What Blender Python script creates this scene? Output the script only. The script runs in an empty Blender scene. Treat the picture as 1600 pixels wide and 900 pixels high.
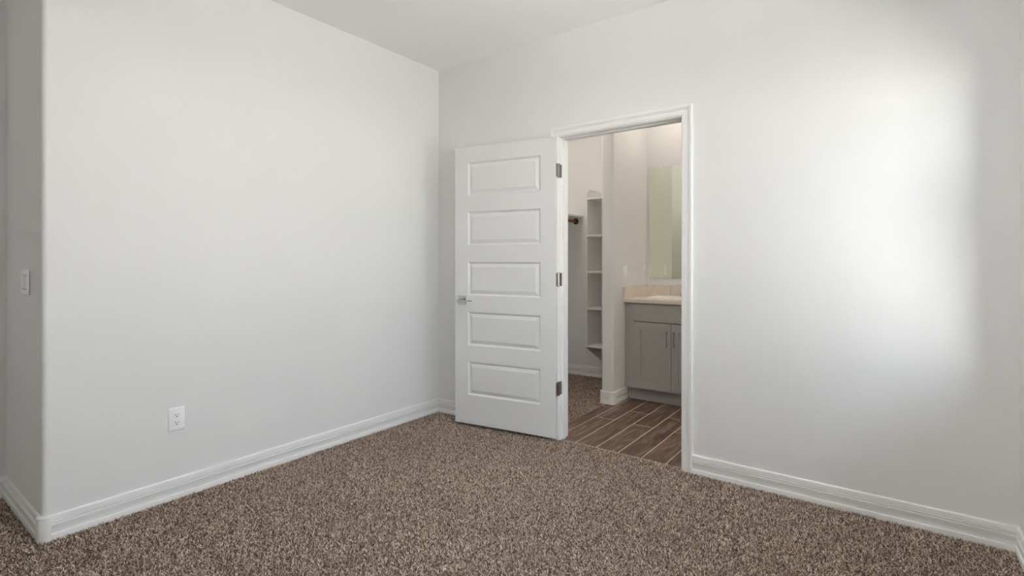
import bpy, bmesh, math, random
import numpy as np
from mathutils import Vector, Matrix
R = math.radians
S = bpy.context.scene
COL = S.collection
random.seed(7)

# ------------------------------------------------------------------ camera, world, exposure
CAM_H = 1.206
cam_d = bpy.data.cameras.new('camera')
cam_d.sensor_width = 36.0
cam_d.lens = 17.98
cam_d.shift_y = -42.0 / 1600.0
cam_d.clip_start = 0.02
cam = bpy.data.objects.new('camera', cam_d)
COL.objects.link(cam)
cam.location = (0, 0, CAM_H)
cam.rotation_euler = (R(90), 0, math.asin(0.5955))
S.camera = cam

S.view_settings.view_transform = 'Standard'
S.view_settings.look = 'None'
S.view_settings.gamma = 1.0
S.view_settings.use_curve_mapping = False
S.view_settings.exposure = 0.0

cy = S.cycles
cy.max_bounces = 16
cy.diffuse_bounces = 10
cy.glossy_bounces = 6
cy.transparent_max_bounces = 12
cy.caustics_reflective = True
cy.blur_glossy = 0.0
cy.sample_clamp_indirect = 25.0
cy.use_denoising = True
cy.denoiser = 'OPENIMAGEDENOISE'
cy.denoising_input_passes = 'RGB_ALBEDO_NORMAL'
cy.denoising_prefilter = 'NONE'

# daylight: bright hazy sky over sun-lit pale desert ground
SKY = 8.6
w = bpy.data.worlds.new('daylight')
S.world = w
w.use_nodes = True
nt = w.node_tree
nt.nodes.clear()
wo = nt.nodes.new('ShaderNodeOutputWorld')
bg = nt.nodes.new('ShaderNodeBackground')
tc = nt.nodes.new('ShaderNodeTexCoord')
sp = nt.nodes.new('ShaderNodeSeparateXYZ')
mr = nt.nodes.new('ShaderNodeMapRange')
mr.inputs['From Min'].default_value = -1
mr.inputs['From Max'].default_value = 1
cr = nt.nodes.new('ShaderNodeValToRGB')
e = cr.color_ramp.elements
e[0].position = 0.0;  e[0].color = (0.86, 0.81, 0.75, 1)
e[1].position = 1.0;  e[1].color = (0.50, 0.60, 0.76, 1)
for p, c in ((0.30, (1.12, 1.06, 0.99, 1)), (0.485, (1.34, 1.28, 1.20, 1)), (0.515, (0.80, 0.84, 0.90, 1)), (0.68, (0.64, 0.74, 0.89, 1))):
    k = cr.color_ramp.elements.new(p); k.color = c
nt.links.new(tc.outputs['Generated'], sp.inputs[0])
nt.links.new(sp.outputs['Z'], mr.inputs['Value'])
nt.links.new(mr.outputs[0], cr.inputs['Fac'])
nt.links.new(cr.outputs['Color'], bg.inputs['Color'])
bg.inputs['Strength'].default_value = SKY
nt.links.new(bg.outputs[0], wo.inputs['Surface'])

# right-hand wall, out of view: one window, then an opening added as fill light: (y0, y1, z0, z1)
WINDOW_AND_FILL = [(2.27, 2.84, 0.66, 2.08), (0.72, 1.60, 0.66, 2.08)]
WX = 0.43           # inner face of the window wall
WT = 0.15           # its thickness
for y0, y1, z0, z1 in WINDOW_AND_FILL:
    pl = bpy.data.lights.new('window_portal', 'AREA')
    pl.shape = 'RECTANGLE'
    pl.size = z1 - z0
    pl.size_y = y1 - y0
    pl.cycles.is_portal = True
    po = bpy.data.objects.new('window_portal', pl)
    COL.objects.link(po)
    po.location = (WX + WT + 0.005, (y0 + y1) / 2, (z0 + z1) / 2)
    po.rotation_euler = (0, R(90), 0)

BATH_LAMP = 16.5
BATH_FILL = 55.0  # added fill for the bathroom
ROOM_FILL = 39.0  # added fill bounced off the bedroom ceiling
ROOM_FILL_BOWL = 4.0  # glow of the added bowl, direct part of the fill
CLOSET_LAMP = 62.0
LAMP_COL = (1.0, 0.90, 0.79)
ROOM_COL = (1.0, 0.99, 0.975)

# ------------------------------------------------------------------ materials
def mat(name, col, rough=0.5, metal=0.0, spec=0.5, build=None):
    m = bpy.data.materials.new(name)
    m.use_nodes = True
    n = m.node_tree
    b = n.nodes['Principled BSDF']
    b.inputs['Base Color'].default_value = (*col, 1)
    b.inputs['Roughness'].default_value = rough
    b.inputs['Metallic'].default_value = metal
    b.inputs['Specular IOR Level'].default_value = spec
    if build:
        build(n, b)
    return m

def coords(n, scale=(1, 1, 1)):
    t = n.nodes.new('ShaderNodeTexCoord')
    mp = n.nodes.new('ShaderNodeMapping')
    mp.inputs['Scale'].default_value = scale
    n.links.new(t.outputs['Object'], mp.inputs['Vector'])
    return mp.outputs['Vector']

def noise_bump(scale, strength, dist, detail=3.0):
    def f(n, b):
        v = coords(n)
        t = n.nodes.new('ShaderNodeTexNoise')
        t.inputs['Scale'].default_value = scale
        t.inputs['Detail'].default_value = detail
        bp = n.nodes.new('ShaderNodeBump')
        bp.inputs['Strength'].default_value = strength
        bp.inputs['Distance'].default_value = dist
        n.links.new(v, t.inputs['Vector'])
        n.links.new(t.outputs['Fac'], bp.inputs['Height'])
        n.links.new(bp.outputs['Normal'], b.inputs['Normal'])
    return f

M = {}
M['wall'] = mat('wall_paint', (0.797, 0.80, 0.797), 0.75, spec=0.25, build=noise_bump(95, 0.22, 0.002))
M['ceiling'] = mat('ceiling_paint', (0.92, 0.917, 0.912), 0.85, spec=0.2, build=noise_bump(80, 0.2, 0.002))
M['trim'] = mat('trim_enamel', (0.84, 0.84, 0.835), 0.38, build=noise_bump(30, 0.03, 0.0001))
M['door'] = mat('door_enamel', (0.735, 0.738, 0.738), 0.42, build=noise_bump(45, 0.03, 0.0001))
M['plate'] = mat('white_plastic', (0.93, 0.93, 0.94), 0.3, build=noise_bump(60, 0.01, 0.0005))
M['slot'] = mat('dark_slot', (0.02, 0.018, 0.018), 0.6, build=noise_bump(60, 0.01, 0.0005))
M['chrome'] = mat('satin_chrome', (0.50, 0.51, 0.52), 0.14, 1.0, build=noise_bump(200, 0.02, 0.0003))
M['nickel'] = mat('brushed_nickel', (0.33, 0.30, 0.275), 0.33, 1.0, build=noise_bump(240, 0.05, 0.0003))
M['shelf'] = mat('shelf_paint', (0.80, 0.80, 0.785), 0.45, build=noise_bump(40, 0.03, 0.001))
M['cabinet'] = mat('taupe_cabinet_paint', (0.40, 0.385, 0.368), 0.42, build=noise_bump(60, 0.03, 0.0006))
M['sink'] = mat('white_porcelain', (0.80, 0.76, 0.71), 0.12, build=noise_bump(8, 0.01, 0.0005))
M['rodwood'] = None
M['grout'] = mat('cream_grout', (0.66, 0.55, 0.42), 0.85, build=noise_bump(300, 0.2, 0.001))
M['subfloor'] = mat('subfloor', (0.30, 0.26, 0.22), 0.9, build=noise_bump(50, 0.2, 0.002))
M['outside'] = mat('stucco', (0.55, 0.47, 0.38), 0.9, build=noise_bump(60, 0.4, 0.004))

def rodwood(n, b):
    v = coords(n, (30, 2, 30))
    t = n.nodes.new('ShaderNodeTexNoise'); t.inputs['Scale'].default_value = 4
    c = n.nodes.new('ShaderNodeValToRGB')
    c.color_ramp.elements[0].color = (0.22, 0.058, 0.014, 1)
    c.color_ramp.elements[1].color = (0.42, 0.135, 0.036, 1)
    n.links.new(v, t.inputs['Vector']); n.links.new(t.outputs['Fac'], c.inputs['Fac'])
    n.links.new(c.outputs['Color'], b.inputs['Base Color'])
M['rodwood'] = mat('stained_rod_wood', (0.35, 0.12, 0.03), 0.35, build=rodwood)
M['socket'] = mat('dark_stained_wood', (0.10, 0.04, 0.015), 0.4, build=noise_bump(60, 0.05, 0.0005))

def wood_tile(n, b):
    v = coords(n, (9, 1.2, 9))
    at = n.nodes.new('ShaderNodeAttribute'); at.attribute_name = 'plank_shade'
    ad = n.nodes.new('ShaderNodeVectorMath'); ad.operation = 'ADD'
    cm = n.nodes.new('ShaderNodeCombineXYZ')
    ml = n.nodes.new('ShaderNodeMath'); ml.operation = 'MULTIPLY'; ml.inputs[1].default_value = 37.0
    n.links.new(at.outputs['Fac'], ml.inputs[0])
    n.links.new(ml.outputs[0], cm.inputs[0]); n.links.new(ml.outputs[0], cm.inputs[1])
    n.links.new(v, ad.inputs[0]); n.links.new(cm.outputs[0], ad.inputs[1])
    t = n.nodes.new('ShaderNodeTexNoise'); t.inputs['Scale'].default_value = 2.2
    t.inputs['Detail'].default_value = 7; t.inputs['Distortion'].default_value = 1.2; t.inputs['Roughness'].default_value = 0.62
    n.links.new(ad.outputs[0], t.inputs['Vector'])
    c = n.nodes.new('ShaderNodeValToRGB')
    el = c.color_ramp.elements
    el[0].position = 0.28; el[0].color = (0.055, 0.030, 0.020, 1)
    el[1].position = 0.74; el[1].color = (0.34, 0.245, 0.185, 1)
    k = el.new(0.52); k.color = (0.165, 0.103, 0.072, 1)
    n.links.new(t.outputs['Fac'], c.inputs['Fac'])
    mx = n.nodes.new('ShaderNodeMix'); mx.data_type = 'RGBA'; mx.blend_type = 'MULTIPLY'; mx.inputs[0].default_value = 1.0
    rm = n.nodes.new('ShaderNodeMapRange'); rm.inputs['To Min'].default_value = 0.78; rm.inputs['To Max'].default_value = 1.25
    n.links.new(at.outputs['Fac'], rm.inputs['Value'])
    n.links.new(c.outputs['Color'], mx.inputs[6]); n.links.new(rm.outputs[0], mx.inputs[7])
    n.links.new(mx.outputs[2], b.inputs['Base Color'])
    bp = n.nodes.new('ShaderNodeBump'); bp.inputs['Strength'].default_value = 0.12; bp.inputs['Distance'].default_value = 0.002
    n.links.new(t.outputs['Fac'], bp.inputs['Height']); n.links.new(bp.outputs['Normal'], b.inputs['Normal'])
M['tile'] = mat('wood_look_tile', (0.15, 0.09, 0.06), 0.42, build=wood_tile)

def quartz(n, b):
    def math_(op, a, c=None):
        m_ = n.nodes.new('ShaderNodeMath'); m_.operation = op
        for i_, q in enumerate((a, c)):
            if q is None: continue
            if isinstance(q, (int, float)): m_.inputs[i_].default_value = q
            else: n.links.new(q, m_.inputs[i_])
        return m_.outputs[0]
    v = coords(n)
    t = n.nodes.new('ShaderNodeTexNoise'); t.inputs['Scale'].default_value = 9; t.inputs['Detail'].default_value = 3
    n.links.new(v, t.inputs['Vector'])
    sx = n.nodes.new('ShaderNodeSeparateXYZ'); n.links.new(v, sx.inputs[0])
    wob = math_('MULTIPLY', math_('SUBTRACT', t.outputs['Fac'], 0.5), 0.030)
    x = math_('ADD', sx.outputs['X'], wob)
    d1 = math_('ABSOLUTE', math_('SUBTRACT', math_('SUBTRACT', x, math_('MULTIPLY', sx.outputs['Z'], 0.571)), 0.0147))
    d2 = math_('ABSOLUTE', math_('SUBTRACT', math_('ADD', x, math_('MULTIPLY', sx.outputs['Y'], 0.05)), 0.241))
    d3 = math_('ABSOLUTE', math_('SUBTRACT', math_('ADD', x, math_('MULTIPLY', sx.outputs['Z'], 0.7)), 0.60))
    d = math_('MINIMUM', math_('MINIMUM', d1, d2), d3)
    c = n.nodes.new('ShaderNodeValToRGB')
    el = c.color_ramp.elements
    el[0].position = 0.0; el[0].color = (0.50, 0.44, 0.39, 1)
    el[1].position = 0.0017; el[1].color = (0.78, 0.70, 0.625, 1)
    n.links.new(d, c.inputs['Fac'])
    sp2 = n.nodes.new('ShaderNodeTexNoise'); sp2.inputs['Scale'].default_value = 160
    n.links.new(v, sp2.inputs['Vector'])
    mx = n.nodes.new('ShaderNodeMix'); mx.data_type = 'RGBA'; mx.blend_type = 'MULTIPLY'; mx.inputs[0].default_value = 0.12
    n.links.new(c.outputs['Color'], mx.inputs[6]); n.links.new(sp2.outputs['Color'], mx.inputs[7])
    n.links.new(mx.outputs[2], b.inputs['Base Color'])
M['quartz'] = mat('beige_quartz', (0.7, 0.6, 0.5), 0.22, build=quartz)

def mirror_b(n, b):
    b.inputs['Base Color'].default_value = (0.84, 0.88, 0.77, 1)
M['mirror'] = mat('mirror_glass', (0.84, 0.88, 0.77), 0.0, 1.0, build=mirror_b)
M['mirror_edge'] = mat('mirror_edge', (0.16, 0.20, 0.16), 0.2, build=noise_bump(60, 0.01, 0.0005))

def carpet(n, b):
    at = n.nodes.new('ShaderNodeAttribute'); at.attribute_name = 'tuft_shade'
    c = n.nodes.new('ShaderNodeValToRGB')
    el = c.color_ramp.elements
    el[0].position = 0.0; el[0].color = (0.115, 0.073, 0.054, 1)
    el[1].position = 1.0; el[1].color = (0.90, 0.755, 0.62, 1)
    for p, col in ((0.22, (0.19, 0.130, 0.098)), (0.42, (0.53, 0.42, 0.337)), (0.72, (0.70, 0.57, 0.47))):
        k = el.new(p); k.color = (*col, 1)
    n.links.new(at.outputs['Fac'], c.inputs['Fac'])
    n.links.new(c.outputs['Color'], b.inputs['Base Color'])
M['carpet'] = mat('brown_frieze_yarn', (0.3, 0.22, 0.18), 0.95, spec=0.05, build=carpet)

def backing(n, b):
    v = coords(n)
    t = n.nodes.new('ShaderNodeTexNoise'); t.inputs['Scale'].default_value = 140; t.inputs['Detail'].default_value = 2
    c = n.nodes.new('ShaderNodeValToRGB')
    c.color_ramp.elements[0].position = 0.35; c.color_ramp.elements[0].color = (0.06, 0.042, 0.033, 1)
    c.color_ramp.elements[1].position = 0.65; c.color_ramp.elements[1].color = (0.30, 0.23, 0.185, 1)
    n.links.new(v, t.inputs['Vector']); n.links.new(t.outputs['Fac'], c.inputs['Fac'])
    n.links.new(c.outputs['Color'], b.inputs['Base Color'])
M['backing'] = mat('carpet_backing', (0.15, 0.1, 0.08), 0.95, spec=0.05, build=backing)

def glass_mat():
    m = bpy.data.materials.new('window_glass'); m.use_nodes = True
    n = m.node_tree; n.nodes.clear()
    o = n.nodes.new('ShaderNodeOutputMaterial'); mx = n.nodes.new('ShaderNodeMixShader')
    t = n.nodes.new('ShaderNodeBsdfTransparent'); t.inputs['Color'].default_value = (0.93, 0.95, 0.94, 1)
    g = n.nodes.new('ShaderNodeBsdfGlossy'); g.inputs['Roughness'].default_value = 0.0
    f = n.nodes.new('ShaderNodeFresnel'); f.inputs['IOR'].default_value = 1.3
    n.links.new(f.outputs[0], mx.inputs[0]); n.links.new(t.outputs[0], mx.inputs[1]); n.links.new(g.outputs[0], mx.inputs[2])
    n.links.new(mx.outputs[0], o.inputs['Surface'])
    return m
M['glass'] = glass_mat()

def lamp_mat(name, strength, col=LAMP_COL):
    m = bpy.data.materials.new(name); m.use_nodes = True
    b = m.node_tree.nodes['Principled BSDF']
    b.inputs['Base Color'].default_value = (0.9, 0.88, 0.84, 1)
    b.inputs['Emission Color'].default_value = (*col, 1)
    b.inputs['Emission Strength'].default_value = strength
    return m
M['bath_lens'] = lamp_mat('bath_lamp_lens', BATH_LAMP)
M['bath_fill'] = lamp_mat('bath_fill_lens', BATH_FILL)
M['room_fill_bowl'] = lamp_mat('bedroom_fill_bowl', ROOM_FILL_BOWL, ROOM_COL)
M['closet_lens'] = lamp_mat('closet_lamp_lens', CLOSET_LAMP)

# ------------------------------------------------------------------ mesh helpers
def link(name, bm, m, parent=None, smooth=None, bevel=None, mats=None):
    bmesh.ops.recalc_face_normals(bm, faces=bm.faces)
    me = bpy.data.meshes.new(name)
    bm.to_mesh(me); bm.free()
    for x in (mats or [m]):
        me.materials.append(x)
    o = bpy.data.objects.new(name, me)
    COL.objects.link(o)
    if parent: o.parent = parent
    if smooth:
        for p in me.polygons: p.use_smooth = True
        me.set_sharp_from_angle(angle=R(smooth))
    if bevel:
        b = o.modifiers.new('edge', 'BEVEL'); b.width = bevel; b.segments = 2; b.limit_method = 'ANGLE'; b.angle_limit = R(40)
        b.harden_normals = False
    return o

def box(bm, lo, hi, mi=0):
    (x0, y0, z0), (x1, y1, z1) = lo, hi
    v = [bm.verts.new(p) for p in ((x0,y0,z0),(x1,y0,z0),(x1,y1,z0),(x0,y1,z0),(x0,y0,z1),(x1,y0,z1),(x1,y1,z1),(x0,y1,z1))]
    for f in ((0,3,2,1),(4,5,6,7),(0,1,5,4),(1,2,6,5),(2,3,7,6),(3,0,4,7)):
        q = bm.faces.new([v[i] for i in f]); q.material_index = mi
    return v

def one_box(name, lo, hi, m, parent=None, bevel=None):
    bm = bmesh.new(); box(bm, lo, hi)
    return link(name, bm, m, parent, bevel=bevel)

def prism(bm, pts, z0, z1):
    """extrude a closed 2D outline upward"""
    a = [bm.verts.new((x, y, z0)) for x, y in pts]
    b = [bm.verts.new((x, y, z1)) for x, y in pts]
    n = len(pts)
    bm.faces.new(a[::-1]); bm.faces.new(b)
    for i in range(n):
        bm.faces.new((a[i], a[(i+1) % n], b[(i+1) % n], b[i]))

def loft(bm, rings, closed_ring=True, cap=True):
    vs = [[bm.verts.new(p) for p in r] for r in rings]
    n = len(rings[0])
    for i in range(len(vs) - 1):
        for j in range(n if closed_ring else n - 1):
            bm.faces.new((vs[i][j], vs[i][(j+1) % n], vs[i+1][(j+1) % n], vs[i+1][j]))
    if cap:
        bm.faces.new(vs[0][::-1]); bm.faces.new(vs[-1])

def arc(cx, cy_, r, a0, a1, n=8):
    return [(cx + r * math.cos(R(a0 + (a1 - a0) * i / n)), cy_ + r * math.sin(R(a0 + (a1 - a0) * i / n))) for i in range(n + 1)]

def mitres(path):
    """unit-offset vectors to the LEFT of a 2D path, mitred at corners"""
    out = []
    for i in range(len(path)):
        def d(a, b):
            v = Vector(path[b]) - Vector(path[a]); v.normalize(); return Vector((-v.y, v.x))
        if i == 0: out.append(d(0, 1))
        elif i == len(path) - 1: out.append(d(i - 1, i))
        else:
            n1, n2 = d(i - 1, i), d(i, i + 1)
            m = (n1 + n2).normalized()
            out.append(m / max(0.2, m.dot(n1)))
    return out

BASE_H = 0.100
BASE_PROFILE = [(0,-.008),(.0150,-.008),(.0150,.0165),(.0142,.0192),(.0100,.0210),(.0096,.030),(.0104,.042),(.0128,.053),(.0136,.0575),
                (.0134,.0605),(.0080,.0625),(.0078,.0645),(.0124,.0668),(.0128,.0705),(.0080,.0725),(.0078,.0742),(.0118,.0760),(.0112,.081),
                (.0100,.0900),(.0092,.0955),(.0065,.0990),(.0030,.1000),(0,.1000)]

def baseboard(name, path, parent=None):
    bm = bmesh.new()
    U = mitres(path)
    loft(bm, [[(p[0] + u.x * d, p[1] + u.y * d, z) for d, z in BASE_PROFILE] for p, u in zip(path, U)])
    o = link(name, bm, M['trim'], parent, smooth=25)
    if parent is None: o['kind'] = 'structure'
    return o

def corner_block(parent, c, a0, a1, r=0.02):
    """plain rounded plinth that carries the baseboard round a bullnose corner"""
    prof = [(0,-.008),(.0165,-.008),(.0168,.086),(.0160,.0885),(.0168,.091),(.0162,.0965),(.0120,.1005),(.004,.1020),(0,.1020)]
    pts = []
    n = 10
    rings = []
    ext = 0.007
    for i in range(-1, n + 2):
        k = min(max(i, 0), n)
        a = R(a0 + (a1 - a0) * k / n)
        ca, sa = math.cos(a), math.sin(a)
        off = 0 if 0 <= i <= n else (-ext if i < 0 else ext)
        s = 1 if a1 > a0 else -1
        ox, oy = -sa * off * s, ca * off * s
        rings.append([(c[0] + ca * (r + d) + ox, c[1] + sa * (r + d) + oy, z) for d, z in prof])
    bm = bmesh.new()
    loft(bm, rings)
    return link('corner_block', bm, M['trim'], parent, smooth=35)

def structure(o):
    o['kind'] = 'structure'; return o

def thing(name, label, cat, loc=(0, 0, 0), group=None):
    o = bpy.data.objects.new(name, None)
    o.empty_display_size = 0.05
    COL.objects.link(o)
    o.location = loc
    o['label'] = label; o['category'] = cat
    if group: o['group'] = group
    return o

def tube(bm, p0, p1, r0, r1=None, n=20, cap=True):
    p0, p1 = Vector(p0), Vector(p1)
    r1 = r0 if r1 is None else r1
    d = (p1 - p0).normalized()
    u = d.orthogonal().normalized(); v = d.cross(u)
    loft(bm, [[p + (u * math.cos(2*math.pi*i/n) + v * math.sin(2*math.pi*i/n)) * r for i in range(n)] for p, r in ((p0, r0), (p1, r1))], cap=cap)

def pipe(bm, pts, radii, n=14):
    pts = [Vector(p) for p in pts]
    rings = []
    ref = Vector((0.13, 0.31, 0.94)).normalized()
    for i, p in enumerate(pts):
        d = (pts[min(i+1, len(pts)-1)] - pts[max(i-1, 0)]).normalized()
        u = (ref - d * ref.dot(d)).normalized(); v = d.cross(u)
        rings.append([p + (u * math.cos(2*math.pi*k/n) + v * math.sin(2*math.pi*k/n)) * radii[i] for k in range(n)])
    loft(bm, rings)

def rrect(x0, x1, y0, y1, r, n=5):
    return (arc(x1 - r, y1 - r, r, 0, 90, n) + arc(x0 + r, y1 - r, r, 90, 180, n) +
            arc(x0 + r, y0 + r, r, 180, 270, n) + arc(x1 - r, y0 + r, r, 270, 360, n))

def lathe(bm, prof, centre, axis='Z', n=32):
    rings = []
    for r, h in prof:
        ring = []
        for i in range(n):
            a = 2 * math.pi * i / n
            c, s = r * math.cos(a), r * math.sin(a)
            p = {'Z': (c, s, h), 'Y': (c, h, s), 'X': (h, c, s)}[axis]
            ring.append(Vector(p) + Vector(centre))
        rings.append(ring)
    loft(bm, rings)

# ------------------------------------------------------------------ room shell
H = 2.743
XL, XR = -2.94, WX
YB = 2.97            # bedroom face of the door wall
YR = 0.565           # switch wall
XH = -3.67           # hall wall
YF = -1.45           # wall behind the camera
T = 0.115
BR = 0.02            # bullnose radius
DX0, DX1, DZ = -1.803, -0.978, 2.042   # door opening between jambs
JT = 0.018
XP0, XP1, YP = -1.992, -1.882, 3.970   # closet partition
YV = 4.706           # vanity wall
YC = 4.81            # closet end wall
YD = YB + T
WZB = -0.05

bm = bmesh.new()
box(bm, (XH - T, YF - T, -0.10), (XR + WT, YC + T, -0.020))
structure(link('floor', bm, M['subfloor']))
bm = bmesh.new()
box(bm, (XH - T, YF - T, H), (XR + WT, YC + T, H + 0.12))
structure(link('ceiling', bm, M['ceiling']))

# left wall with its rounded outer corner and the return that carries the light switch
bm = bmesh.new()
pts = [(XL, YD), (XL, YR + BR)] + arc(XL - BR, YR + BR, BR, 0, -90, 10)[1:] + [(XH - T, YR), (XH - T, YR + T), (XL - T, YR + T), (XL - T, YD)]
prism(bm, pts, WZB, H + 0.01)
structure(link('wall_left', bm, M['wall'], smooth=40))
structure(one_box('wall_hall', (XH - T, YF - T, WZB), (XH, YR + 0.01, H + 0.01), M['wall']))
structure(one_box('wall_front', (XH - T, YF - T, WZB), (XR + WT, YF, H + 0.01), M['wall']))

# door wall
bm = bmesh.new()
box(bm, (XL - T, YB, WZB), (DX0 - JT, YD, H + 0.01))
box(bm, (DX1 + JT, YB, WZB), (XR + 0.01, YD, H + 0.01))
box(bm, (DX0 - JT, YB, DZ + JT), (DX1 + JT, YD, H + 0.01))
structure(link('wall_back', bm, M['wall']))

# window wall
bm = bmesh.new()
x0, x1 = WX, WX + WT
ye = YF - T
for y0, y1, z0, z1 in sorted(WINDOW_AND_FILL):
    box(bm, (x0, ye, WZB), (x1, y0, H + 0.01))
    box(bm, (x0, y0, WZB), (x1, y1, z0))
    box(bm, (x0, y0, z1), (x1, y1, H + 0.01))
    ye = y1
box(bm, (x0, ye, WZB), (x1, YC + T, H + 0.01))
structure(link('wall_right', bm, M['wall']))

# window and added fill opening: vinyl frame, two sashes, meeting rail
fx0, fx1 = WX + WT - 0.06, WX + WT - 0.005
fw = 0.045
for k, (WY0, WY1, WZ0, WZ1) in enumerate(WINDOW_AND_FILL):
    win = bpy.data.objects.new('window_%d' % (k + 1), None); COL.objects.link(win); win['kind'] = 'structure'
    bm = bmesh.new()
    box(bm, (fx0, WY0, WZ0), (fx1, WY0 + fw, WZ1)); box(bm, (fx0, WY1 - fw, WZ0), (fx1, WY1, WZ1))
    box(bm, (fx0, WY0 + fw, WZ0), (fx1, WY1 - fw, WZ0 + fw)); box(bm, (fx0, WY0 + fw, WZ1 - fw), (fx1, WY1 - fw, WZ1))
    link('window_frame', bm, M['plate'], win)
    WM = (WZ0 + WZ1) / 2 + 0.03
    one_box('meeting_rail', (fx0 + 0.01, WY0 + fw, WM - 0.045), (fx1, WY1 - fw, WM + 0.045), M['plate'], win)
    one_box('pane', (fx0 + 0.03, WY0 + fw, WZ0 + fw), (fx0 + 0.034, WY1 - fw, WM - 0.045), M['glass'], win)
    one_box('pane', (fx0 + 0.03, WY0 + fw, WM + 0.045), (fx0 + 0.034, WY1 - fw, WZ1 - fw), M['glass'], win)

# closet and bathroom walls
structure(one_box('wall_closet_left', (XL - T, YD - 0.01, WZB), (XL, YC + T, H + 0.01), M['wall']))
structure(one_box('wall_closet_back', (XL - T, YC, WZB), (XP1 - 0.05, YC + T, H + 0.01), M['wall']))
structure(one_box('wall_bath_back', (XP1 - 0.03, YV, WZB), (XR + 0.01, YC + T, H + 0.01), M['wall']))
bm = bmesh.new()
pts = [(XP1, YC + 0.01), (XP0, YC + 0.01), (XP0, YP + BR)] + arc(XP0 + BR, YP + BR, BR, 180, 270, 10)[1:] + \
      arc(XP1 - BR, YP + BR, BR, 270, 360, 10)
prism(bm, pts, WZB, H + 0.01)
structure(link('wall_partition', bm, M['wall'], smooth=40))

# ------------------------------------------------------------------ bathroom plank tile
bm = bmesh.new()
TX0, TX1, TY0, TY1 = -1.947, XR, 2.995, YC
box(bm, (TX0, TY0, -0.020), (TX1, TY1, -0.0057), 1)
PW, PG, PL = 0.1535, 0.0066, 0.91
shade = []
gx = -1.848                       # a grout line measured in the doorway
k0 = math.floor((TX0 - gx) / PW)
col_i = k0
lay = bm.faces.layers.float.new('pshade')
while gx + col_i * PW < TX1:
    a, b2 = gx + col_i * PW, gx + (col_i + 1) * PW
    a, b2 = max(a, TX0), min(b2, TX1)
    start = 3.595 if col_i % 2 == 0 else 3.893
    y = start - PL * 2
    while y < TY1:
        c, d = max(y, TY0), min(y + PL, TY1)
        if d - c > 0.02 and b2 - a > 0.01:
            n0 = len(bm.faces)
            box(bm, (a + PG/2, c + PG/2, -0.019), (b2 - PG/2, d - PG/2, -0.0055), 0)
            bm.faces.ensure_lookup_table()
            s = random.random()
            for f in bm.faces[n0:]: f[lay] = s
        y += PL
    col_i += 1
o = structure(link('floor_tile', bm, M['tile'], mats=[M['tile'], M['grout']]))
me = o.data
src = me.attributes['pshade']
at = me.attributes.new('plank_shade', 'FLOAT', 'FACE')
vals = np.zeros(len(me.polygons), dtype=np.float32); src.data.foreach_get('value', vals); at.data.foreach_set('value', vals)

# ------------------------------------------------------------------ baseboards
# the profile stands on the left of the direction of travel
b = baseboard('baseboard_left', [(XL, YB), (XL, YR + BR + 0.004)])
corner_block(b, (XL - BR, YR + BR), 0, -90)
baseboard('baseboard_return', [(XL - BR - 0.004, YR), (XH, YR)])
baseboard('baseboard_hall', [(XH, YR), (XH, YF)])
baseboard('baseboard_front', [(XH, YF), (XR, YF)])
CW = 0.060           # casing width
CR = 0.006           # casing reveal
baseboard('baseboard_back_left', [(DX0 - CR - CW, YB), (XL, YB)])
baseboard('baseboard_right', [(XR, YF), (XR, YB)])
baseboard('baseboard_back_right', [(XR, YB), (DX1 + CR + CW, YB)])
baseboard('baseboard_closet', [(XP0, YC), (XL, YC), (XL, YD)])
b = baseboard('baseboard_partition', [(XP1 - BR - 0.004, YP), (XP0 + BR + 0.004, YP)])
corner_block(b, (XP1 - BR, YP + BR), 0, -90)
corner_block(b, (XP0 + BR, YP + BR), -90, -180)
baseboard('baseboard_bath', [(XP1, 4.245), (XP1, YP + BR + 0.004)])
baseboard('baseboard_closet_side', [(XP0, YP + BR + 0.004), (XP0, YC)])

# ------------------------------------------------------------------ door casing (trim_1) and jamb (trim_2)
CAS = [(0,0),(0,.0085),(.002,.0105),(.0055,.0110),(.0075,.0095),(.010,.0110),(.020,.0120),(.026,.0115),(.0285,.0085),(.031,.0082),(.033,.0110),
       (.0360,.0118),(.0385,.0100),(.0405,.0145),(.046,.0172),(.053,.0180),(.0575,.0172),(.060,.0140),(.060,0)]
def casing(name, face_y, s, z0=-0.008):
    p = [(DX0 - CR, z0), (DX0 - CR, DZ + CR), (DX1 + CR, DZ + CR), (DX1 + CR, z0)]
    U = mitres(p)
    bm = bmesh.new()
    loft(bm, [[(q[0] + u.x * a, face_y + s * t, q[1] + u.y * a) for a, t in CAS] for q, u in zip(p, U)])
    return structure(link(name, bm, M['trim'], smooth=25))
casing('trim_1', YB, -1)
casing('trim_3', YD, 1)
jamb = bpy.data.objects.new('trim_2', None); COL.objects.link(jamb); jamb['kind'] = 'structure'
ja, jb = YB - 0.001, YD + 0.001
one_box('hinge_jamb', (DX0 - JT, ja, -0.008), (DX0, jb, DZ), M['trim'], jamb, bevel=0.0015)
one_box('strike_jamb', (DX1, ja, -0.008), (DX1 + JT, jb, DZ), M['trim'], jamb, bevel=0.0015)
one_box('head_jamb', (DX0 - JT, ja, DZ), (DX1 + JT, jb, DZ + JT), M['trim'], jamb, bevel=0.0015)
sa, sb = YB + 0.040, YB + 0.075
one_box('stop', (DX0, sa, -0.008), (DX0 + 0.011, sb, DZ), M['trim'], jamb, bevel=0.002)
one_box('stop', (DX1 - 0.011, sa, -0.008), (DX1, sb, DZ), M['trim'], jamb, bevel=0.002)
one_box('stop', (DX0 + 0.011, sa, DZ - 0.011), (DX1 - 0.011, sb, DZ), M['trim'], jamb, bevel=0.002)
bm = bmesh.new()
box(bm, (DX1 - 0.0016, YB + 0.004, 0.880), (DX1 + 0.001, YB + 0.034, 0.938))
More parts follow.
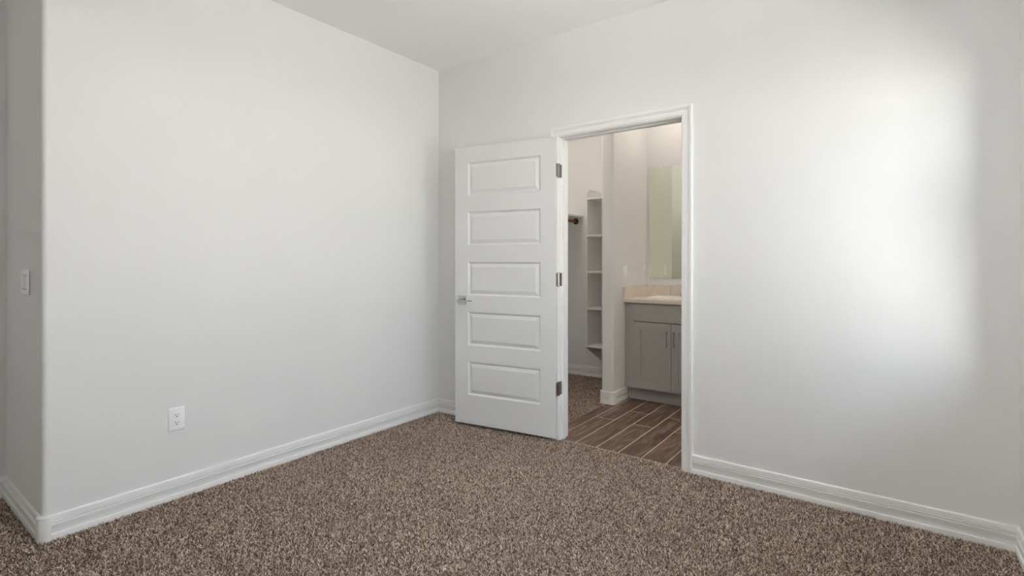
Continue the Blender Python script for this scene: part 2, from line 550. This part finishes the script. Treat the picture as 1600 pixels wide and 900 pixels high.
pipe(bm, [(DX1 - 0.001, YB + 0.006, 0.909 + dz) for dz in (-0.017, 0.017)], [0.0022, 0.0022], 8)
box(bm, (DX1 - 0.0030, YB - 0.006, 0.893), (DX1 - 0.0006, YB + 0.006, 0.925))
sp_o = link('strike_plate', bm, M['nickel'], jamb)
sp_o['label'] = 'nickel strike plate'

# ------------------------------------------------------------------ panelled slabs (door, cabinet doors)
def panel_slab(w_, h_, t_, panels, rings):
    """slab in local x (width), z (height), y 0..t; panels = list of (x0,x1,z0,z1); rings = [(inset, depth)...]; both faces carry the panels"""
    bm = bmesh.new()
    xs = sorted({0, w_, *[p[0] for p in panels], *[p[1] for p in panels]})
    zs = sorted({0, h_, *[p[2] for p in panels], *[p[3] for p in panels]})
    pan = {(p[0], p[2]) for p in panels}
    V = {}
    def v(x, y, z):
        k = (round(x, 6), round(y, 6), round(z, 6))
        if k not in V: V[k] = bm.verts.new((x, y, z))
        return V[k]
    for face_y, inw in ((0, 1), (t_, -1)):
        for i in range(len(xs) - 1):
            for j in range(len(zs) - 1):
                a, b_, c, d = xs[i], xs[i+1], zs[j], zs[j+1]
                if (a, c) in pan:
                    prev = [v(a, face_y, c), v(b_, face_y, c), v(b_, face_y, d), v(a, face_y, d)]
                    for ins, dep in rings:
                        y = face_y + inw * dep
                        cur = [v(a + ins, y, c + ins), v(b_ - ins, y, c + ins), v(b_ - ins, y, d - ins), v(a + ins, y, d - ins)]
                        for q in range(4):
                            bm.faces.new((prev[q], prev[(q+1) % 4], cur[(q+1) % 4], cur[q]))
                        prev = cur
                    bm.faces.new(prev)
                else:
                    bm.faces.new((v(a, face_y, c), v(b_, face_y, c), v(b_, face_y, d), v(a, face_y, d)))
    for i in range(len(xs) - 1):
        for z in (0, h_):
            bm.faces.new((v(xs[i], 0, z), v(xs[i+1], 0, z), v(xs[i+1], t_, z), v(xs[i], t_, z)))
    for j in range(len(zs) - 1):
        for x in (0, w_):
            bm.faces.new((v(x, 0, zs[j]), v(x, 0, zs[j+1]), v(x, t_, zs[j+1]), v(x, t_, zs[j])))
    return bm

# ------------------------------------------------------------------ the open door
DW, DH, DT = 0.804, 2.017, 0.035
D_ANG = 171.0
PIN = Vector((DX0 - 0.001, YB - 0.008, 0.020))
door = bpy.data.objects.new('door_1', None); COL.objects.link(door)
door['kind'] = 'structure'; door['category'] = 'door'
door['label'] = 'white five-panel door standing open against the wall beside the corner'
door.location = PIN
door.rotation_euler = (0, 0, R(-D_ANG))
st = 0.112
pz = []
for c in (0.332, 0.694, 1.058, 1.423, 1.784):   # panel centres above the door bottom
    pz.append((st, DW - st, c - 0.121, c + 0.121))
bm = panel_slab(DW, DH, DT, pz, [(0.0025, 0.004), (0.010, 0.0115), (0.0125, 0.0120), (0.015, 0.0115), (0.035, 0.0035), (0.0365, 0.0022)])
for v in bm.verts:
    v.co.x += 0.003; v.co.y += 0.008
slab = link('leaf', bm, M['door'], door)

def lever(parent, x, z, face, s):
    """square rose, stem and straight lever; s is the outward y direction"""
    h = bpy.data.objects.new('lever_handle', None); COL.objects.link(h); h.parent = parent
    h['label'] = 'satin chrome lever handle on square rose'
    h.location = (x, face, z)
    bm = bmesh.new()
    def ring(r_, y, rc):
        return [(px, y * s, pz_) for px, pz_ in rrect(-r_, r_, -r_, r_, rc)]
    loft(bm, [ring(0.033, 0, 0.006), ring(0.033, 0.005, 0.006), ring(0.0315, 0.008, 0.006)])
    link('rose', bm, M['chrome'], h, smooth=30)
    bm = bmesh.new()
    lathe(bm, [(0.0135, 0.008 * s), (0.0135, 0.012 * s), (0.0105, 0.014 * s), (0.0105, 0.044 * s), (0.0120, 0.046 * s), (0.0120, 0.060 * s), (0.0105, 0.061 * s)], (0, 0, 0), 'Y', 24)
    link('stem', bm, M['chrome'], h, smooth=30)
    bm = bmesh.new()
    def sec(xx, yy, hh, tt, zc=0.0):
        return [(xx, (yy - tt) * s, zc - hh), (xx, (yy + tt) * s, zc - hh), (xx, (yy + tt) * s, zc + hh), (xx, (yy - tt) * s, zc + hh)]
    loft(bm, [sec(0.013, 0.053, 0.0075, 0.006), sec(-0.010, 0.053, 0.0075, 0.006), sec(-0.045, 0.054, 0.0055, 0.005), sec(-0.085, 0.053, 0.0042, 0.0045), sec(-0.112, 0.049, 0.0038, 0.004)])
    link('lever', bm, M['chrome'], h, bevel=0.002)
lever(door, DW - 0.060, 0.900, 0.008 + DT, 1)
lever(door, DW - 0.060, 0.900, 0.008, -1)
bm = bmesh.new()
box(bm, (DW + 0.002, 0.013, 0.872), (DW + 0.0045, 0.038, 0.929)); box(bm, (DW + 0.004, 0.020, 0.890), (DW + 0.012, 0.031, 0.911))
link('latch', bm, M['nickel'], door)

# hinges: barrel on the pin, one leaf let into the door edge, the other into the jamb
ang = R(D_ANG)
for hz in (1.797, 1.061, 0.325):
    hg = bpy.data.objects.new('hinge', None); COL.objects.link(hg); hg.parent = door
    hg.location = (0, 0, hz)
    hg['label'] = 'nickel butt hinge'
    bm = bmesh.new()
    hh = 0.0445
    edges = [-hh, -hh*0.6, -hh*0.2, hh*0.2, hh*0.6, hh]
    for q in range(5):
        tube(bm, (0, 0, edges[q] + 0.0004), (0, 0, edges[q+1] - 0.0004), 0.0062, n=16)
    lathe(bm, [(0.0045, hh), (0.0062, hh + 0.001), (0.005, hh + 0.004), (0.002, hh + 0.0055)], (0, 0, 0), 'Z', 16)
    lathe(bm, [(0.0045, -hh), (0.0062, -hh - 0.001), (0.005, -hh - 0.004), (0.002, -hh - 0.0055)], (0, 0, 0), 'Z', 16)
    link('knuckle', bm, M['chrome'], hg, smooth=35)
    # leaf on the door's edge (local x = 0.003 plane, running in +y)
    bm = bmesh.new()
    box(bm, (0.0005, 0.002, -hh), (0.0036, 0.039, hh))
    for sz in (-0.030, 0.0, 0.030):
        tube(bm, (0.0012, 0.018 + (0.010 if sz == 0 else 0), sz), (-0.0002, 0.018 + (0.010 if sz == 0 else 0), sz), 0.0045, 0.0038, n=12)
    link('door_leaf', bm, M['nickel'], hg)
    # leaf on the jamb: turned back by the opening angle
    bm = bmesh.new()
    box(bm, (0.0000, 0.002, -hh), (0.0022, 0.039, hh))
    for sz in (-0.030, 0.0, 0.030):
        tube(bm, (0.002, 0.018 + (0.010 if sz == 0 else 0), sz), (0.0034, 0.018 + (0.010 if sz == 0 else 0), sz), 0.0045, 0.0038, n=12)
    bmesh.ops.rotate(bm, verts=bm.verts, cent=(0, 0, 0), matrix=Matrix.Rotation(ang, 3, 'Z'))
    link('jamb_leaf', bm, M['nickel'], hg)

# ------------------------------------------------------------------ wall plates
def plate_mesh(w_, h_, t_=0.006):
    """cover plate in local x,z; stands out along -y"""
    bm = bmesh.new()
    def ring(i, y):
        return [(x, -y, z) for x, z in rrect(-w_/2 + i, w_/2 - i, -h_/2 + i, h_/2 - i, 0.004, 3)]
    loft(bm, [ring(0, 0), ring(0, t_ * 0.45), ring(0.0015, t_ * 0.8), ring(0.004, t_)])
    return bm

def rocker(parent, x, z, s=1):
    bm = bmesh.new()
    hw, hh = 0.0165, 0.0335
    pr = [(-hh, 0.0045), (-hh, 0.0072), (0, 0.0085), (hh, 0.0130), (hh, 0.0045)]
    loft(bm, [[(x + sx * hw, -y, z + zz * s) for zz, y in pr] for sx in (-1, 1)])
    return link('rocker', bm, M['plate'], parent, bevel=0.0008)

def slots(parent, name, items):
    bm = bmesh.new()
    for kind, x, z, a, b_, y0 in items:
        if kind == 'slot':
            box(bm, (x - a/2, -y0 - 0.0004, z - b_/2), (x + a/2, -y0 + 0.001, z + b_/2))
        else:
            tube(bm, (x, -y0 + 0.001, z), (x, -y0 - 0.0004, z), a, n=16)
    return link(name, bm, M['slot'], parent)

def screw(parent, x, z, y=0.006):
    bm = bmesh.new()
    lathe(bm, [(0.0032, -y + 0.001), (0.0032, -y - 0.0003), (0.0022, -y - 0.0010)], (x, 0, z), 'Y', 14)
    return link('screw', bm, M['plate'], parent, smooth=35)

# bedroom duplex outlet on the left wall (plate faces +x)
def duplex(name, label, loc, rz, grp=None):
    t = thing(name, label, 'outlet', loc, grp)
    t.rotation_euler = (0, 0, rz)
    link('cover_plate', plate_mesh(0.076, 0.117), M['plate'], t, smooth=30)
    for dz in (0.0195, -0.0195):
        bm = bmesh.new()
        def face(r_, y):
            pts_ = []
            for i in range(28):
                a = 2 * math.pi * i / 28
                pts_.append((r_ * math.cos(a), -y, max(-0.0135, min(0.0135, r_ * math.sin(a))) + dz))
            return pts_
        loft(bm, [face(0.0172, 0.005), face(0.0172, 0.0074), face(0.0160, 0.0082)])
        rec = link('receptacle', bm, M['plate'], t, smooth=30)
        slots(rec, 'socket_slots', [('slot', -0.0065, dz + 0.004, 0.0026, 0.0088, 0.0082), ('slot', 0.0065, dz + 0.004, 0.0022, 0.0070, 0.0082), ('hole', 0, dz - 0.0065, 0.0028, 0, 0.0082)])
    screw(t, 0, 0)
    return t
duplex('wall_outlet', 'white duplex outlet low on the large left wall above the baseboard', (XL, 1.080, 0.399), R(90))

# bedroom light switch on the return wall (faces -y)
t = thing('light_switch', 'white rocker light switch on the shaded return wall past the rounded corner', 'light switch', (-3.218, YR, 1.110))
bm = plate_mesh(0.130, 0.121, 0.0065)
for v in bm.verts: v.co.y -= 0.0022
link('cover_plate', bm, M['plate'], t, smooth=30)
one_box('plate_gap_shade', (-0.056, -0.0025, -0.053), (0.056, 0, 0.053), M['slot'], t)  # dark backing, the shade behind the plate put into its colour
for sx in (-0.023, 0.023):
    bm = bmesh.new()
    loft(bm, [[(sx + q * 0.0165, -y, z) for z, y in ((-0.032, 0.0080), (-0.032, 0.0100), (0.0, 0.0112), (0.032, 0.0145), (0.032, 0.0080))] for q in (-1, 1)])
    rk = link('rocker', bm, M['plate'], t, bevel=0.0008)
    one_box('rocker_gap_shade', (sx - 0.0175, -0.0090, -0.0350), (sx + 0.0175, -0.0085, -0.0321), M['slot'], rk)  # dark strips paint the recess shade above and below the rocker
    one_box('rocker_gap_shade', (sx - 0.0175, -0.0090, 0.0321), (sx + 0.0175, -0.0085, 0.0335), M['slot'], rk)

# bathroom switch and outlet on the partition side wall (face +x)
t = thing('light_switch', 'white switch plate above the bathroom counter, nearest the wall end', 'light switch', (XP1, 4.207, 1.108))
t.rotation_euler = (0, 0, R(90))
link('cover_plate', plate_mesh(0.073, 0.117), M['plate'], t, smooth=30)
bm = bmesh.new()
loft(bm, [[(sx * 0.0165, -y, z) for z, y in ((-0.033, 0.0045), (-0.033, 0.0115), (0.0, 0.0085), (0.033, 0.0070), (0.033, 0.0045))] for sx in (-1, 1)])
link('rocker', bm, M['plate'], t, bevel=0.0008)
t = thing('wall_outlet', 'white outlet on the bathroom side wall tight beside the mirror', 'outlet', (XP1, 4.640, 1.108))
t.rotation_euler = (0, 0, R(90))
link('cover_plate', plate_mesh(0.073, 0.117), M['plate'], t, smooth=30)
for dz in (0.0172, -0.0172):
    bm = bmesh.new(); box(bm, (-0.0165, -0.0076, dz - 0.0165), (0.0165, -0.0045, dz + 0.0165))
    rec = link('receptacle', bm, M['plate'], t, bevel=0.001)
    slots(rec, 'socket_slots', [('slot', -0.0065, dz + 0.004, 0.0026, 0.0085, 0.0076), ('slot', 0.0065, dz + 0.004, 0.0022, 0.0068, 0.0076), ('hole', 0, dz - 0.006, 0.0028, 0, 0.0076)])

# ------------------------------------------------------------------ closet: shelf, rod, shelf tower
t = thing('closet_shelf', 'white closet shelf on wall cleats above the wooden hanging rod', 'shelf', (XL, YD, 1.669))
def rel(o_, lo, hi):
    L = o_.location
    return tuple(a - b_ for a, b_ in zip(lo, L)), tuple(a - b_ for a, b_ in zip(hi, L))
SX = -2.622
one_box('board', *rel(t, (XL, YD, 1.669), (SX, YC, 1.688)), M['shelf'], t, bevel=0.003)
one_box('cleat', *rel(t, (XL, YC - 0.019, 1.590), (-2.638, YC, 1.669)), M['shelf'], t, bevel=0.002)
one_box('cleat', *rel(t, (XL, YD, 1.590), (XL + 0.019, YC - 0.019, 1.669)), M['shelf'], t, bevel=0.002)
one_box('cleat', *rel(t, (XL + 0.019, YD, 1.590), (-2.638, YD + 0.019, 1.669)), M['shelf'], t, bevel=0.002)
rx, rz_ = -2.703, 1.629
t = thing('closet_rod', 'brown wooden hanging rod under the closet shelf', 'closet rod', (rx, YD + 0.019, rz_))
ry0, ry1 = 0.0, YC - 0.019 - (YD + 0.019)
bm = bmesh.new(); tube(bm, (0, ry0 + 0.004, 0), (0, ry1 - 0.004, 0), 0.0155, n=24)
link('pole', bm, M['rodwood'], t, smooth=40)
for y, s in ((ry1, -1), (ry0, 1)):
    bm = bmesh.new()
    lathe(bm, [(0.032, y), (0.032, y + s*0.006), (0.029, y + s*0.010), (0.024, y + s*0.012), (0.0225, y + s*0.030), (0.019, y + s*0.034), (0.0155, y + s*0.034)], (0, 0, 0), 'Y', 28)
    so = link('socket', bm, M['socket'], t, smooth=35); so['label'] = 'dark wooden rod socket'

TXL, TXR, TY = -2.436, XP0, 4.512
t = thing('shelf_tower', 'tall narrow white shelf tower with clipped side panels at the closet end', 'shelves', (TXL, YC, 0))
out = [(TY, 0.352), (TY, 1.880), (TY + 0.045, 1.918), (YC, 1.918), (YC, 0.180)]
for x in (TXL, TXR - 0.019):
    bm = bmesh.new()
    loft(bm, [[(xx - TXL, y - YC, z) for y, z in out] for xx in (x, x + 0.019)])
    link('side_panel', bm, M['shelf'], t, bevel=0.0015)
for z in (1.832, 1.466, 1.108, 0.746, 0.371):
    one_box('shelf', (0.019, TY - 0.004 - YC, z - 0.019), (TXR - 0.019 - TXL, -0.001, z), M['shelf'], t, bevel=0.004)

# ------------------------------------------------------------------ vanity
VX0, VX1 = XP1 + 0.001, -1.040
VF = 4.200
van = thing('vanity_cabinet', 'grey taupe shaker vanity cabinet under the beige bathroom counter', 'cabinet', (VX0, YV, 0))
def vb(name, lo, hi, m='cabinet', bevel=0.0015, parent=van):
    return one_box(name, *rel(van, lo, hi), M[m], parent, bevel=bevel)
bm = bmesh.new()
cl, cr_, cb_ = VX0 + 0.028, VX1, YV - 0.001
for lo, hi in (((cl, VF, 0.105), (cl + 0.018, cb_, 0.846)), ((cr_ - 0.018, VF, 0.105), (cr_, cb_, 0.846)),
               ((cl + 0.018, VF, 0.105), (cr_ - 0.018, cb_, 0.123)), ((cl + 0.018, cb_ - 0.012, 0.123), (cr_ - 0.018, cb_, 0.846)),
               ((cl + 0.018, VF, 0.123), (cl + 0.062, VF + 0.018, 0.846)), ((cr_ - 0.100, VF, 0.123), (cr_ - 0.018, VF + 0.018, 0.846)),
               ((cl + 0.062, VF, 0.676), (cr_ - 0.100, VF + 0.018, 0.700)), ((cl + 0.062, VF, 0.820), (cr_ - 0.100, VF + 0.018, 0.846)),
               ((cl, VF + 0.07, -0.006), (cr_, cb_, 0.105))):
    box(bm, *rel(van, lo, hi))
link('carcass', bm, M['cabinet'], van, bevel=0.001)
vb('filler_strip', (VX0, VF + 0.006, -0.006 + 0.111), (VX0 + 0.027, VF + 0.025, 0.846))
vb('toe_kick', (VX0, VF + 0.066, -0.006), (VX1, VF + 0.0695, 0.104))
vb('drawer_front', (-1.790, VF - 0.020, 0.690), (-1.134, VF, 0.838), bevel=0.002)
for x0_, hx in ((-1.790, 1), (-1.4600, 0)):
    wd = 0.326
    bm = panel_slab(wd, 0.562, 0.020, [(0.060, wd - 0.060, 0.060, 0.502)], [(0.0008, 0.009), (0.004, 0.009)])
    L = van.location
    for v in bm.verts:
        v.co += Vector((x0_ - L.x, VF - 0.020 - L.y, 0.120))
    dr = link('door', bm, M['cabinet'], van)
    xx = (x0_ + wd - 0.028 if hx else x0_ + 0.028) - L.x
    yy = VF - 0.020 - L.y
    bm = bmesh.new()
    tube(bm, (xx, yy - 0.028, 0.490), (xx, yy - 0.028, 0.622), 0.0055, n=14)
    for zz in (0.508, 0.604):
        tube(bm, (xx, yy, zz), (xx, yy - 0.028, zz), 0.0045, n=12)
    hd = link('handle', bm, M['chrome'], dr, smooth=40); hd['label'] = 'satin nickel bar pull'

ct = thing('vanity_counter', 'beige quartz counter with splash panels on the grey vanity', 'countertop', (VX0, YV, 0.847))
KX1 = VX1 + 0.012
SKX0, SKX1, SKY0, SKY1 = -1.752, -1.172, 4.285, 4.605
CF = 4.165
cz0, cz1 = 0.847, 0.880
bm = bmesh.new()
L = ct.location
xs = [VX0, SKX0 + 0.01, SKX1 - 0.01, KX1]; ys = [CF, SKY0 + 0.01, SKY1 - 0.01, YV - 0.001]
V = {}
def cv(i, j, z):
    k = (i, j, z)
    if k not in V: V[k] = bm.verts.new((xs[i] - L.x, ys[j] - L.y, z - L.z))
    return V[k]
for i in range(3):
    for j in range(3):
        if (i, j) == (1, 1): continue
        for z in (cz0, cz1):
            bm.faces.new((cv(i, j, z), cv(i+1, j, z), cv(i+1, j+1, z), cv(i, j+1, z)))
for i in range(3):
    for j in (0, 3):
        bm.faces.new((cv(i, j, cz0), cv(i+1, j, cz0), cv(i+1, j, cz1), cv(i, j, cz1)))
        bm.faces.new((cv(j, i, cz0), cv(j, i+1, cz0), cv(j, i+1, cz1), cv(j, i, cz1)))
for j in (1, 2):
    bm.faces.new((cv(1, j, cz0), cv(2, j, cz0), cv(2, j, cz1), cv(1, j, cz1)))
    bm.faces.new((cv(j, 1, cz0), cv(j, 2, cz0), cv(j, 2, cz1), cv(j, 1, cz1)))
link('slab', bm, M['quartz'], ct, bevel=0.003)
one_box('side_splash', *rel(ct, (VX0, CF, cz1), (VX0 + 0.02, YV - 0.001, 0.980)), M['quartz'], ct, bevel=0.0015)
one_box('back_splash', *rel(ct, (VX0 + 0.02, YV - 0.021, cz1), (KX1, YV - 0.001, 0.980)), M['quartz'], ct, bevel=0.0015)

t = thing('sink', 'white rectangular sink set into the beige vanity counter', 'sink', ((SKX0 + SKX1)/2, (SKY0 + SKY1)/2, cz1))
L = t.location
def sring(i, z, r_):
    return [(x - L.x, y - L.y, z) for x, y in rrect(SKX0 + i, SKX1 - i, SKY0 + i, SKY1 - i, r_, 6)]
bm = bmesh.new()
loft(bm, [sring(0.030, -0.150, 0.05), sring(0.014, -0.02, 0.045), sring(0.013, 0.0002, 0.045), sring(0.0, 0.0004, 0.05), sring(0.001, 0.007, 0.05), sring(0.006, 0.011, 0.048), sring(0.018, 0.010, 0.045),
          sring(0.024, 0.004, 0.045), sring(0.030, -0.03, 0.045), sring(0.045, -0.115, 0.06), sring(0.075, -0.136, 0.06), sring(0.12, -0.140, 0.03)], cap=True)
link('basin', bm, M['sink'], t, smooth=45)
bm = bmesh.new(); lathe(bm, [(0.022, -0.139), (0.022, -0.137), (0.015, -0.1365), (0.010, -0.138)], (0, 0, 0), 'Z', 24)
link('drain', bm, M['chrome'], t, smooth=35)

fx, fy = -1.462, 4.645
t = thing('faucet', 'chrome two-lever faucet behind the bathroom sink, cut off by the door casing', 'faucet', (fx, fy, cz1))
bm = bmesh.new()
loft(bm, [[(x, y, z) for x, y in rrect(-0.078 + i, 0.078 - i, -0.026 + i, 0.026 - i, 0.024 - i, 6)] for i, z in ((0, 0), (0, 0.012), (0.004, 0.018), (0.010, 0.020))])
link('base', bm, M['chrome'], t, smooth=40)
bm = bmesh.new()
pp = [(0, 0, 0.018)] + [(0, -0.055 + 0.055 * math.cos(R(a)), 0.11 + 0.055 * math.sin(R(a))) for a in range(0, 181, 15)] + [(0, -0.110, 0.085)]
pipe(bm, pp, [0.013] * len(pp), 16)
link('spout', bm, M['chrome'], t, smooth=40)
for s in (-1, 1):
    bm = bmesh.new()
    lathe(bm, [(0.021, 0.018), (0.020, 0.030), (0.014, 0.050), (0.013, 0.085), (0.016, 0.092), (0.012, 0.106)], (s * 0.051, 0, 0), 'Z', 20)
    pipe(bm, [(s * 0.051, 0, 0.098), (s * 0.066, -0.004, 0.108), (s * 0.082, -0.008, 0.116), (s * 0.090, -0.010, 0.118)], [0.007, 0.007, 0.009, 0.006], 12)
    link('lever_handle', bm, M['chrome'], t, smooth=40)

mt = thing('wall_mirror', 'frameless bathroom mirror above the vanity counter', 'mirror', (-1.852, YV - 0.001, 1.045))
bm = bmesh.new()
box(bm, (0, -0.006, 0), (0.800, 0, 1.045), 1)
bm.faces.ensure_lookup_table()
for f in bm.faces:
    if abs(f.calc_center_median().y + 0.006) < 1e-5: f.material_index = 0
link('glass', bm, M['mirror'], mt, mats=[M['mirror'], M['mirror_edge']])
for cxm in (0.107, 0.69):
    bm = bmesh.new()
    box(bm, (cxm - 0.006, -0.0085, 1.040), (cxm + 0.006, -0.0061, 1.0525))
    box(bm, (cxm - 0.006, -0.0061, 1.0455), (cxm + 0.006, 0.0, 1.0525))
    link('clip', bm, M['plate'], mt)

# ------------------------------------------------------------------ ceiling lamps of the bathroom and the closet (out of the picture), one added as fill
def downlight(label, loc, r_, lens):
    t = thing('ceiling_light', label, 'ceiling light', loc)
    bm = bmesh.new()
    lathe(bm, [(r_ * 1.25, 0), (r_ * 1.25, -0.006), (r_ * 1.10, -0.012), (r_ * 1.02, -0.012), (r_ * 1.0, -0.004)], (0, 0, 0), 'Z', 40)
    link('trim_ring', bm, M['plate'], t, smooth=35)
    bm = bmesh.new()
    lathe(bm, [(r_ * math.cos(R(a)), -0.012 - r_ * 0.75 * math.sin(R(a))) for a in range(0, 90, 9)] + [(0.004, -0.012 - r_ * 0.75)], (0, 0, 0), 'Z', 40)
    link('lens', bm, M[lens], t, smooth=60)
downlight('round ceiling light over the bathroom sink', (-1.462, 4.320, H), 0.110, 'bath_lens')
downlight('added fill light on the bathroom ceiling', (-0.60, 3.62, H), 0.085, 'bath_fill')  # unseen, added to lift the cabinet front and the floor tile
downlight('round ceiling light in the closet', (-2.500, 3.78, H), 0.080, 'closet_lens')

# added, unseen bedroom fill: a white bowl hung below the ceiling, open at the top, that lights the ceiling
t = thing('ceiling_light', 'added white bowl fill light bounced off the bedroom ceiling', 'ceiling light', (-0.62, 1.10, H))
bm = bmesh.new()
lathe(bm, [(0.075, 0), (0.075, -0.008), (0.060, -0.022), (0.012, -0.028)], (0, 0, 0), 'Z', 32)
link('canopy', bm, M['nickel'], t, smooth=35)
bm = bmesh.new()
tube(bm, (0, 0, -0.026), (0, 0, -0.645), 0.008)
link('stem', bm, M['nickel'], t, smooth=35)
bm = bmesh.new()
lathe(bm, [(0.010, -0.640), (0.10, -0.625), (0.17, -0.575), (0.20, -0.520), (0.206, -0.520), (0.176, -0.580), (0.104, -0.633), (0.010, -0.648)], (0, 0, 0), 'Z', 40)
link('bowl', bm, M['room_fill_bowl'], t, smooth=60)
bm = bmesh.new()
lathe(bm, [(0.0085, -0.560), (0.150, -0.560), (0.150, -0.556), (0.0085, -0.556)], (0, 0, 0), 'Z', 40)
link('reflector_plate', bm, M['plate'], t, smooth=30)
ld = bpy.data.lights.new('bowl_fill', 'AREA')
ld.shape = 'DISK'; ld.size = 0.30; ld.energy = ROOM_FILL; ld.color = ROOM_COL
lo_ = bpy.data.objects.new('bowl_fill', ld); COL.objects.link(lo_); lo_.parent = t
lo_.location = (0, 0, -0.550); lo_.rotation_euler = (R(180), 0, 0)

# ------------------------------------------------------------------ carpet: backing and yarn tufts
rng = np.random.default_rng(11)
bm = bmesh.new()
for x0_, x1_, y0_, y1_ in ((XH, XL, YF, YR), (XL, XR, YF, YB), (DX0 - JT, DX1 + JT, YB, 2.995), (XL, TX0, YD, YC)):
    box(bm, (x0_, y0_, -0.020), (x1_, y1_, -0.0095))
structure(link('floor_carpet_base', bm, M['backing']))
SPC = 0.0056
BED = [(XH + 0.002, XL, -0.3, YR - 0.001), (XL + 0.002, XR - 0.002, -0.3, YB - 0.001), (DX0 + 0.002, DX1 - 0.002, YB - 0.001, 2.994)]
CLOSET = [(XL + 0.002, TX0, YD + 0.002, YC - 0.002)]
def pile(areas, label):
    px, py = [], []
    for x0_, x1_, y0_, y1_ in areas:
        nx, ny = int((x1_ - x0_) / SPC), int((y1_ - y0_) / SPC)
        if nx < 1 or ny < 1: continue
        gxx, gyy = np.meshgrid(x0_ + (np.arange(nx) + 0.5) * (x1_ - x0_) / nx, y0_ + (np.arange(ny) + 0.5) * (y1_ - y0_) / ny)
        px.append(np.clip(gxx.ravel() + rng.uniform(-0.0030, 0.0030, gxx.size), x0_ + 0.001, x1_ - 0.001))
        py.append(np.clip(gyy.ravel() + rng.uniform(-0.0030, 0.0030, gyy.size), y0_ + 0.001, y1_ - 0.001))
    px = np.concatenate(px); py = np.concatenate(py)
    N = len(px)
    # low-frequency brushing of the pile
    def wav(x, y):
        return (np.sin(2.1*x + 1.3*y + 0.4) + np.sin(-1.7*x + 3.1*y + 1.9) + 0.7*np.sin(5.3*x + 2.2*y + 2.7) + 0.6*np.sin(3.7*x - 6.1*y)) / 3.3
    br = wav(px, py)
    ang_ = rng.uniform(0, 2*np.pi, N)
    tilt = rng.uniform(0.25, 1.15, N)
    ln = rng.uniform(0.009, 0.0145, N)
    wdt = rng.uniform(0.0011, 0.0019, N)
    dx = np.cos(ang_) * np.sin(tilt) + 0.28 * br
    dy = np.sin(ang_) * np.sin(tilt) - 0.22 * br
    dz = np.cos(tilt) * 0.9 + 0.12
    nrm = np.sqrt(dx**2 + dy**2 + dz**2); dx /= nrm; dy /= nrm; dz /= nrm
    wa = rng.uniform(0, 2*np.pi, N)
    # three cross-sections: base, middle, bent tip
    Z0 = -0.0095
    base = np.stack([px, py, np.full(N, Z0)], 1)
    mid = base + np.stack([dx, dy, dz], 1) * (ln * 0.55)[:, None]
    bend = rng.normal(0, 0.45, (N, 3)); bend[:, 2] -= 0.25
    d2 = np.stack([dx, dy, dz], 1) + bend
    d2 /= np.linalg.norm(d2, axis=1)[:, None]
    tip = mid + d2 * (ln * 0.5)[:, None]
    tip[:, 2] = np.clip(tip[:, 2], Z0 + 0.002, 0.0045)
    sv = np.stack([np.cos(wa), np.sin(wa), rng.uniform(-0.35, 0.35, N)], 1)
    sv2 = np.stack([np.cos(wa + 0.9), np.sin(wa + 0.9), rng.uniform(-0.35, 0.35, N)], 1)
    verts = np.empty((N, 6, 3), dtype=np.float32)
    verts[:, 0] = base - sv * (wdt * 0.8)[:, None]; verts[:, 1] = base + sv * (wdt * 0.8)[:, None]
    verts[:, 2] = mid - sv * wdt[:, None];  verts[:, 3] = mid + sv * wdt[:, None]
    verts[:, 4] = tip - sv2 * (wdt * 0.75)[:, None]; verts[:, 5] = tip + sv2 * (wdt * 0.75)[:, None]
    # stay on this side of walls and skirting
    idx = (np.arange(N)[:, None] * 6 + np.array([0, 1, 3, 2, 2, 3, 5, 4])[None, :]).astype(np.int32)
    me = bpy.data.meshes.new('carpet')
    me.vertices.add(N * 6)
    me.vertices.foreach_set('co', verts.reshape(-1))
    me.loops.add(N * 8)
    me.loops.foreach_set('vertex_index', idx.reshape(-1))
    me.polygons.add(N * 2)
    me.polygons.foreach_set('loop_start', np.arange(0, N * 8, 4, dtype=np.int32))
    me.polygons.foreach_set('loop_total', np.full(N * 2, 4, dtype=np.int32))
    me.update(calc_edges=True)
    sh = rng.uniform(0, 1, N).astype(np.float32)
    at = me.attributes.new('tuft_shade', 'FLOAT', 'FACE')
    at.data.foreach_set('value', np.repeat(sh, 2))
    me.materials.append(M['carpet'])
    o = bpy.data.objects.new('carpet', me)
    COL.objects.link(o)
    o['kind'] = 'stuff'
    o['label'] = label
    o['category'] = 'carpet'

pile(BED, 'brown and beige flecked carpet pile of the bedroom floor')
pile(CLOSET, 'brown flecked carpet pile of the closet floor beyond the doorway')
